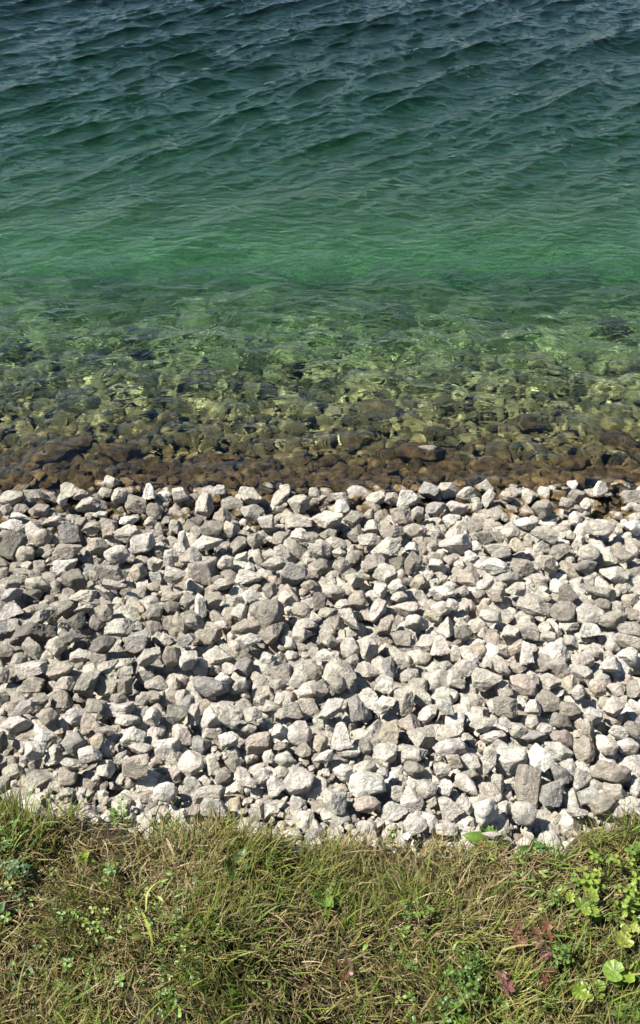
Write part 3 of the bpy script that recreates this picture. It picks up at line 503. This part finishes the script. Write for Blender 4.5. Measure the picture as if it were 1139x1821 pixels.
def lay(n, kind, x0, x1, y0, y1):
    x, y = field(n, x0, x1, y0, y1, {'thatch': .0, 'fine': .005, 'broad': .01}[kind])
    cl = vnoise(x, y, 16, 9); cl2 = vnoise(x, y, 40, 12); dn = vnoise(x, y, 9, 15)
    if kind == 'thatch': k = r.rand(len(x)) < np.clip(.72 + .3 * dn, .2, 1)
    elif kind == 'fine': k = r.rand(len(x)) < np.clip(.58 + .42 * cl + .2 * cl2, .10, 1)
    else: k = r.rand(len(x)) < np.clip(.35 + .45 * cl - .2 * dn, .03, 1)
    x, y, cl, cl2 = x[k], y[k], cl[k], cl2[k]; n = len(x); z = soil(x, y) - .003
    az = 2.2 * vnoise(x, y, 12, 22) + r.normal(size=n) * 1.3
    if kind == 'thatch':
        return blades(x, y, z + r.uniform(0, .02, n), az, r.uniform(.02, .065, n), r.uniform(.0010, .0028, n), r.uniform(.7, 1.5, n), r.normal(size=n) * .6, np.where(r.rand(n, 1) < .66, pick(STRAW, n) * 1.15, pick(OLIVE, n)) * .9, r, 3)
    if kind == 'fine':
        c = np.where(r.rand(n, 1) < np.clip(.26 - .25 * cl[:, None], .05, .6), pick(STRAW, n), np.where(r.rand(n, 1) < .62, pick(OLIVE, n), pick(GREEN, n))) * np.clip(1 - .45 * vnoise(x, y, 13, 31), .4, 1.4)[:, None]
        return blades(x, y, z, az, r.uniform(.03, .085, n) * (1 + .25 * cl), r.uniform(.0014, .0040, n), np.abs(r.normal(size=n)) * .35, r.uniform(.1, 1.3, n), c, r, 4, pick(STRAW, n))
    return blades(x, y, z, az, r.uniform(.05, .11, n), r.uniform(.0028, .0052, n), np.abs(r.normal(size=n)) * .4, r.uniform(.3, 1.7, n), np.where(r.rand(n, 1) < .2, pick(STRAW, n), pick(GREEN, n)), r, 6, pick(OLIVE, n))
L = [lay(46000, 'thatch', -.95, .95, .35, 1.15), lay(38000, 'fine', -.95, .95, .35, 1.15), lay(8000, 'broad', -.95, .95, .35, 1.15)]
for a, b, c_, d_ in ((-2.4, -.95, -.6, 1.2), (.95, 2.4, -.6, 1.2), (-.95, .95, -.6, .35)):
    L += [lay(40000, 'thatch', a, b, c_, d_), lay(36000, 'fine', a, b, c_, d_), lay(1800, 'broad', a, b, c_, d_)]
V, Fc, Cc = join(L)
tag(new_mesh('grass', V, Fc, M_grass, Cc), 'matted olive green grass with dry straw on the bank', 'grass', kind='stuff')

def weeds(n, seed):
    r = np.random.RandomState(seed); out = []
    x = r.uniform(-1.0, 1.0, n); y = r.uniform(.4, 1.1, n); k = (y < edge(x) - .015) & (vnoise(x, y, 11, 41) + .6 * vnoise(x, y, 31, 42) + .25 * r.normal(size=n) > .55)
    for a, b in zip(x[k], y[k]):
        z = float(soil(a, b)) + r.uniform(.008, .034); c = np.array([(.09, .19, .03), (.13, .25, .04), (.18, .28, .05), (.06, .13, .03), (.20, .24, .06)][r.randint(5)]) * r.uniform(.6, 1.1)
        s_ = r.uniform(.007, .016); az = r.uniform(0, 6.283)
        if r.rand() < .5:
            for q in (-1, 0, 1):
                V, Fc, cc = outline_leaf('leaflet', s_ * .8, r, c, .2, .15); out.append((turn(V, az + q * 2.09, r.uniform(-.2, .4), 0, np.array([a, b, z])), Fc, cc))
        else:
            V, Fc, cc = outline_leaf(('ovate', 'lance')[r.randint(2)], s_ * 1.4, r, c, .3, .4); out.append((turn(V, az, r.uniform(0, .9), r.normal() * .4, np.array([a, b, z])), Fc, cc))
    V, Fc, Cc = join(out); tag(new_mesh('weeds', V, Fc, M_leaf, Cc), 'small green weed leaves scattered among the grass blades', 'weeds', kind='stuff')
def bank(px, py):                                       # the spot on the bank seen at a pixel of the photograph
    P, d = hit(px, py, .0, lambda y: np.interp(y, EY, EZ)); P[2] = float(soil(P[0], P[1])); return P
def outline_leaf(kind, L, r, col, fold=.25, droop=.3):
    """one leaf lying along +x from its foot at the origin"""
    if kind in ('ovate', 'lance', 'leaflet'):
        nt, ns = 9, 5; t = np.linspace(0, 1, nt); s = np.linspace(-1, 1, ns)
        wf = {'ovate': .30, 'lance': .13, 'leaflet': .36}[kind]
        wd = L * wf * np.sin(np.pi * np.clip(t, .02, .985) ** (.8 if kind != 'leaflet' else 1.5)) ** .8 * (1 + .05 * np.sin(t * 25))
        T, S = np.meshgrid(t, s, indexing='ij'); W_ = wd[:, None] * S
        X = T * L; Y = W_; Z = np.abs(S) * wd[:, None] * fold - droop * L * T ** 2 + .02 * L * np.sin(T * 11 + S * 2)
        V = np.stack([X, Y, Z], -1).reshape(-1, 3); i = np.arange(nt * ns).reshape(nt, ns)
        Fc = np.stack([i[:-1, :-1], i[:-1, 1:], i[1:, 1:], i[1:, :-1]], -1).reshape(-1, 4)
        c = np.array(col)[None] * (1 + .25 * (np.abs(S.reshape(-1, 1)) < .1)) * (.92 + .16 * T.reshape(-1, 1))
        return V, Fc, c
    na, nr = 36, 4; a = np.linspace(-np.pi, np.pi, na); rr = np.linspace(0, 1, nr)
    if kind == 'round': R = L * .5 * (1 + .07 * np.abs(np.cos(4.5 * a))) * (1 - .55 * np.exp(-((np.abs(a) - np.pi) / .28) ** 2)); pl = .05 * np.cos(9 * a)
    else: R = L * .5 * (.42 + .58 * np.abs(np.cos(2.5 * a)) ** .8) * (1 + .12 * np.cos(15 * a)) * (1 - .6 * np.exp(-((np.abs(a) - np.pi) / .3) ** 2)); pl = .05 * np.cos(5 * a)
    A, RR = np.meshgrid(a, rr, indexing='ij'); Rm = R[:, None] * RR
    X = Rm * np.cos(A) + L * .12; Y = Rm * np.sin(A); Z = RR * L * pl[:, None] + L * .22 * RR ** 2 * fold * 2 - droop * .3 * X
    V = np.stack([X, Y, Z], -1).reshape(-1, 3); i = np.arange(na * nr).reshape(na, nr)
    Fc = np.stack([i[:-1, :-1], i[1:, :-1], i[1:, 1:], i[:-1, 1:]], -1).reshape(-1, 4)
    return V, Fc, np.array(col)[None] * (.85 + .3 * (RR.reshape(-1, 1)))
def turn(V, az, pitch, roll, loc):
    M = np.array(Matrix.Rotation(az, 3, 'Z') @ Matrix.Rotation(-pitch, 3, 'Y') @ Matrix.Rotation(roll, 3, 'X')); return V @ M.T + loc
def stalk(a, b, w0, w1, col, bend=.15, K=5):
    a, b = np.array(a, float), np.array(b, float); t = np.linspace(0, 1, K + 1)[:, None]
    c = a + (b - a) * t + np.array([0, 0, 1]) * (np.linalg.norm(b - a) * bend * np.sin(np.pi * t))
    d = (b - a) / (np.linalg.norm(b - a) + 1e-9); u = np.cross(d, [.3, .1, 1]); u /= np.linalg.norm(u); v = np.cross(d, u)
    wd = w0 + (w1 - w0) * t; V = np.concatenate([c + wd * (u * math.cos(q) + v * math.sin(q)) for q in (0, 2.094, 4.189)]).reshape(3, K + 1, 3)
    i = np.arange(3 * (K + 1)).reshape(3, K + 1); i2 = np.roll(i, -1, 0)
    Fc = np.stack([i[:, :-1], i2[:, :-1], i2[:, 1:], i[:, 1:]], -1).reshape(-1, 4)
    return V.reshape(-1, 3), Fc, np.repeat(np.array(col)[None], 3 * (K + 1), 0)
def plant(name, label, cat, px, py, kind, n, size, spread, height, cols, stemcol=(.16, .20, .05), group=None, seed=0, flowers=0):
    r = np.random.RandomState(900 + seed); P = bank(px, py); size *= .74; height = height * 1.35 + .012; cols = [tuple(np.array(c) * (.54, .52, .55)) for c in cols]
    t = bpy.data.objects.new(name, None); C.objects.link(t); t.location = P; t.empty_display_size = .02
    lv, stt = [], []
    for k in range(n):
        az = r.uniform(0, 6.283); rad = spread * math.sqrt(r.rand()); h = height * r.uniform(.55, 1.1) * (1 - .35 * (rad / max(spread, .001)) ** 2)
        c = np.array(cols[r.randint(len(cols))]) * (1 + r.normal() * .12)
        size_ = size; tip = np.array([rad * math.cos(az), rad * math.sin(az), h]); s_ = size * r.uniform(.7, 1.15)
        if kind == 'rosette':
            V, Fc, cc = outline_leaf('ovate' if size < .05 or r.rand() < .5 else 'lance', s_, r, c, .3, r.uniform(.1, .5))
            lv.append((turn(V, az, r.uniform(.35, 1.15), r.normal() * .3, np.array([0, 0, .016])), Fc, cc)); continue
        stt.append(stalk((0, 0, 0), tip, .0009, .0006, stemcol))
        if kind == 'clover':
            for q in (-1, 0, 1):
                V, Fc, cc = outline_leaf('leaflet', s_, r, c, .2, .15); lv.append((turn(V, az + q * 2.09, r.uniform(-.1, .3), 0, tip), Fc, cc))
        elif kind == 'bushy':
            for q in range(6):
                u = .35 + .65 * q / 5; V, Fc, cc = outline_leaf('leaflet', s_ * (1.1 - .5 * u), r, c * r.uniform(.85, 1.15), .25, .2)
                lv.append((turn(V, az + (1.3 if q % 2 else -1.3) + r.normal() * .4, r.uniform(-.1, .7), r.normal() * .3, tip * u), Fc, cc))
        else:
            V, Fc, cc = outline_leaf(kind, s_, r, c, .25, .2); lv.append((turn(V, az, r.uniform(-.25, .35), r.normal() * .3, tip), Fc, cc))
    V, Fc, Cc = join(lv); new_mesh('foliage', V, Fc, M_leaf, Cc, parent=t)
    if stt: V, Fc, Cc = join(stt); new_mesh('stem', V, Fc, M_leaf, Cc, parent=t)
    for k in range(flowers):
        fl = []; az = r.uniform(0, 6.28); q = np.array([spread * r.uniform(.2, 1) * math.cos(az), -abs(spread * r.uniform(.2, 1) * math.sin(az)), height * r.uniform(.5, 1)])
        for j in range(5):
            V, Fc, cc = outline_leaf('leaflet', .007, r, (.85, .85, .82), .1, .1); fl.append((turn(V, j * 1.257, .25, 0, q), Fc, np.clip(cc, 0, .85)))
        V, Fc, Cc = join(fl); new_mesh('flower', V, Fc, M_leaf, Cc, parent=t)
    tag(t, label, cat, group)
YG = [(.28, .42, .05), (.34, .46, .07), (.22, .36, .05)]; MG = [(.10, .22, .03), (.14, .27, .04), (.17, .30, .05)]; DG = [(.05, .13, .03), (.08, .17, .035)]
RD = [(.27, .10, .06), (.30, .16, .08), (.20, .10, .05)]; PU = [(.20, .075, .07), (.28, .12, .10)]
gp = 'small leafy plants on the grass bank'
PL = [
 ('sprout', 'lone bright green sprout growing between white stones, right of centre', 'plant', 762, 1370, 'rosette', 7, .042, 0, .03, YG),
 ('sprout', 'tiny green sprout deep among white stones, right of the lone bright sprout', 'plant', 812, 1405, 'rosette', 4, .025, 0, .02, MG),
 ('herb', 'upright broad pale green leaves at the stone edge, far left', 'plant', 28, 1405, 'rosette', 9, .062, 0, .03, YG),
 ('herb', 'bushy green herb spreading over stones beside dry grass, left', 'plant', 212, 1440, 'bushy', 9, .020, .030, .045, MG),
 ('flowering_herb', 'green herb with tiny white flowers at the stone edge, right of centre', 'plant', 704, 1482, 'bushy', 9, .018, .030, .060, MG),
 ('plantain', 'broad flat green rosette at the stone edge between two white stones', 'plant', 868, 1492, 'rosette', 9, .06, 0, .03, MG),
 ('plantain', 'dark green upright leaf clump at the stone edge, inner right', 'plant', 948, 1515, 'rosette', 5, .05, 0, .03, DG),
 ('clover', 'round leaved clover patch at far left just under the upright pale leaves', 'clover', 22, 1500, 'clover', 16, .014, .045, .035, MG),
 ('clover', 'dark clover clump in the shaded grass at far left', 'clover', 25, 1580, 'clover', 14, .016, .04, .03, DG),
 ('clover', 'small clump of clover leaves in the left lawn below the stone edge', 'clover', 200, 1562, 'clover', 6, .017, .02, .04, MG),
 ('herb', 'yellowish green leafy herb under the stone edge, left', 'plant', 150, 1530, 'rosette', 9, .028, 0, .03, YG),
 ('clover', 'light green clover cluster in the middle of the left lawn', 'clover', 165, 1640, 'clover', 9, .013, .03, .035, YG),
 ('herb', 'dark long leaved herb under the stone edge, left of centre', 'plant', 425, 1560, 'rosette', 10, .055, 0, .03, DG),
 ('herb', 'light green leaf pair in the lawn, left of centre', 'plant', 395, 1665, 'rosette', 7, .032, 0, .03, YG),
 ('clover', 'small clover clump at the bottom of the lawn, left', 'clover', 300, 1800, 'clover', 8, .012, .025, .03, MG),
 ('herb', 'bright green upright leaves near the centre of the lawn', 'plant', 575, 1600, 'rosette', 8, .055, 0, .03, MG),
 ('cranesbill', 'small red leaved cranesbill standing alone in the lower lawn centre', 'plant', 608, 1738, 'lobed', 4, .026, .014, .03, RD),
 ('cranesbill', 'bright red cranesbill leaf cluster, left of the orange brown one', 'plant', 915, 1678, 'lobed', 6, .028, .022, .035, RD),
 ('cranesbill', 'orange brown cranesbill leaves beside the bright red cluster, right', 'plant', 962, 1685, 'lobed', 6, .030, .022, .035, RD + PU),
 ('cranesbill', 'dull purple cranesbill leaves in dark grass low at inner right', 'plant', 893, 1768, 'lobed', 4, .036, .015, .03, PU),
 ('cranesbill', 'brownish red cranesbill leaves between the purple and orange ones', 'plant', 958, 1750, 'lobed', 5, .028, .02, .03, RD),
 ('herb', 'dense bushy green herb at the bottom of the lawn, right of centre', 'plant', 838, 1765, 'bushy', 20, .020, .05, .055, MG),
 ('herb', 'second bushy green herb right below the dense one at the bottom edge', 'plant', 800, 1812, 'bushy', 12, .018, .04, .045, MG),
 ('clover', 'green clover among the red cranesbill leaves', 'clover', 985, 1715, 'clover', 9, .014, .03, .04, MG),
 ('lady_mantle', 'large round pale green pleated leaf near the lower right corner', 'plant', 1100, 1748, 'round', 3, .048, .014, .045, YG),
 ('lady_mantle', 'yellowish round leaf clump in the right lawn', 'plant', 1030, 1612, 'round', 6, .034, .03, .045, YG),
 ('lady_mantle', 'bright yellow green leaves against the right frame edge', 'plant', 1125, 1690, 'round', 5, .036, .025, .04, [(.30, .36, .06), (.26, .36, .05)]),
 ('lady_mantle', 'pale green leaf cluster low at right beside the pleated leaf', 'plant', 1045, 1775, 'round', 5, .032, .025, .035, YG),
 ('clover', 'large leaved green clover clump in the upper right lawn', 'clover', 1075, 1575, 'clover', 16, .017, .055, .055, YG),
 ('clover', 'darker clover clump at the right edge above the pale clump', 'clover', 1125, 1545, 'clover', 12, .017, .035, .05, MG),
 ('herb', 'leafy green herb clump at the right frame edge, mid lawn', 'plant', 1115, 1635, 'bushy', 12, .024, .045, .05, YG),
 ('herb', 'bushy dark green herb in the right lawn left of the yellowish clump', 'plant', 975, 1600, 'bushy', 8, .016, .03, .035, MG),
 ('herb', 'green leaf clump in the bottom right corner', 'plant', 1120, 1808, 'rosette', 10, .045, 0, .03, MG),
 ('clover', 'light clover leaves in the middle of the lawn, right of centre', 'clover', 735, 1640, 'clover', 9, .012, .03, .035, MG),
]
weeds(2600, 5)
for i, p in enumerate(PL): plant(*p, group=gp, seed=i, flowers=5 if p[0] == 'flowering_herb' else 0)
def tuft(name, label, px, py, n, length, width, lean, cols, seed, spread=.012):
    r = np.random.RandomState(700 + seed); P = bank(px, py); t = r.normal(size=(n, 2)) * spread
    x, y = P[0] + t[:, 0], P[1] + t[:, 1]; cols = np.array(cols) * .72
    V, Fc, Cc = blades(x - P[0], y - P[1], np.zeros(n), r.uniform(0, 6.283, n), length * r.uniform(.5, 1.1, n), width * r.uniform(.7, 1.2, n), lean * r.uniform(.3, 1.2, n), r.uniform(.2, 1.3, n), cols[r.randint(len(cols), size=n)], r, 7)
    o = new_mesh(name, V, Fc, M_grass, Cc); o.location = P; tag(o, label, 'grass', 'grass tufts standing out of the lawn')
tuft('grass_tuft', 'tall light green grass tuft at the stone edge, right', 985, 1530, 26, .10, .0032, .45, [(.20, .32, .05), (.28, .38, .08)], 1)
tuft('grass_tuft', 'long green blades leaning over the far right stones', 1118, 1500, 22, .11, .0034, .4, [(.16, .30, .05), (.24, .36, .07)], 2)
tuft('grass_tuft', 'spreading grass tuft at the stone edge between left and centre', 300, 1490, 30, .055, .0024, .6, [(.20, .30, .05), (.40, .36, .14)], 3)
tuft('grass_tuft', 'thick green tuft with yellow tips under the stone edge, centre', 548, 1545, 40, .085, .003, .7, [(.16, .24, .04), (.24, .30, .06), (.42, .40, .12)], 4)
tuft('grass_tuft', 'dark green tuft at the centre of the lawn behind the upright leaves', 590, 1570, 40, .08, .003, .6, [(.10, .20, .035), (.15, .24, .04)], 5)
tuft('grass_tuft', 'fine pale tuft in the left lawn', 120, 1665, 46, .075, .0017, .35, [(.30, .32, .12), (.22, .28, .06)], 6)
tuft('grass_tuft', 'green grass tuft at the stone edge, far left', 85, 1440, 36, .06, .0026, .6, [(.16, .28, .04), (.24, .32, .06)], 7)
tuft('grass_tuft', 'thin brown stalks at the stone edge below the small sprout', 800, 1500, 9, .085, .0016, .25, [(.30, .17, .10), (.38, .28, .14)], 8)
tuft('grass_tuft', 'green tuft at the stone edge right of centre', 830, 1520, 26, .06, .003, .6, [(.20, .34, .06), (.15, .26, .04)], 9)
tuft('grass_tuft', 'fine green tuft in the lower right lawn', 905, 1600, 40, .07, .0018, .4, [(.20, .24, .05), (.32, .30, .10)], 10)
def blade_line(name, label, pts, width, col, lift=.035):
    """one long blade or straw drawn through pixels of the lawn"""
    P = [bank(*p) for p in pts]; P = [q + np.array([0, 0, lift]) for q in P]; n = 14
    Q = np.array([np.interp(np.linspace(0, 1, n), np.linspace(0, 1, len(P)), [q[k] for q in P]) for k in range(3)]).T
    Q[:, 2] += .012 * np.sin(np.linspace(0, 3.14, n)); o0 = Q[0].copy(); Q -= o0
    T = np.gradient(Q, axis=0); N = np.cross(T, [0, .5, 1]); N /= np.linalg.norm(N, axis=1, keepdims=True)
    wd = width * np.clip(np.sin(np.linspace(.25, 3.05, n)), .1, 1)[:, None] / 2
    V = np.stack([Q - N * wd, Q + N * wd + [0, 0, .0006]], 1).reshape(-1, 3); b = np.arange(n - 1) * 2
    Fc = np.stack([b, b + 1, b + 3, b + 2], -1); o = new_mesh(name, V, Fc, M_grass, np.repeat(np.array(col)[None] * .75, len(V), 0)); o.location = o0
    tag(o, label, 'blade', 'single long blades and straws lying on the lawn')
BR = (.42, .46, .09); DY = (.60, .48, .27)
blade_line('grass_stalk', 'bright yellow green blade curving up in the left lawn', [(265, 1640), (267, 1610), (278, 1595), (300, 1580)], .0042, BR)
blade_line('grass_stalk', 'bright yellow green blade pointing down in the left lawn', [(255, 1632), (265, 1655), (275, 1685), (280, 1712)], .0055, BR)
blade_line('straw', 'long dry straw slanting across the left lawn', [(108, 1574), (160, 1592), (215, 1610)], .0022, DY)
blade_line('straw', 'pale dry stalk sloping up in the right lawn centre', [(730, 1624), (760, 1612), (792, 1602)], .0032, DY)
blade_line('grass_stalk', 'yellow green blade rising at the centre of the lawn', [(515, 1625), (530, 1590), (548, 1570), (570, 1552)], .003, (.40, .40, .10))
blade_line('straw', 'forked dry leaf hanging below the stone edge, left of centre', [(300, 1508), (308, 1530), (318, 1552)], .006, (.62, .47, .30))
blade_line('straw', 'dry stalk lying under the stone edge at centre', [(600, 1530), (630, 1526), (678, 1520)], .0028, DY)
blade_line('straw', 'reddish dry stalk at centre right of the green tuft', [(528, 1680), (500, 1655), (478, 1640)], .0034, (.50, .33, .16))
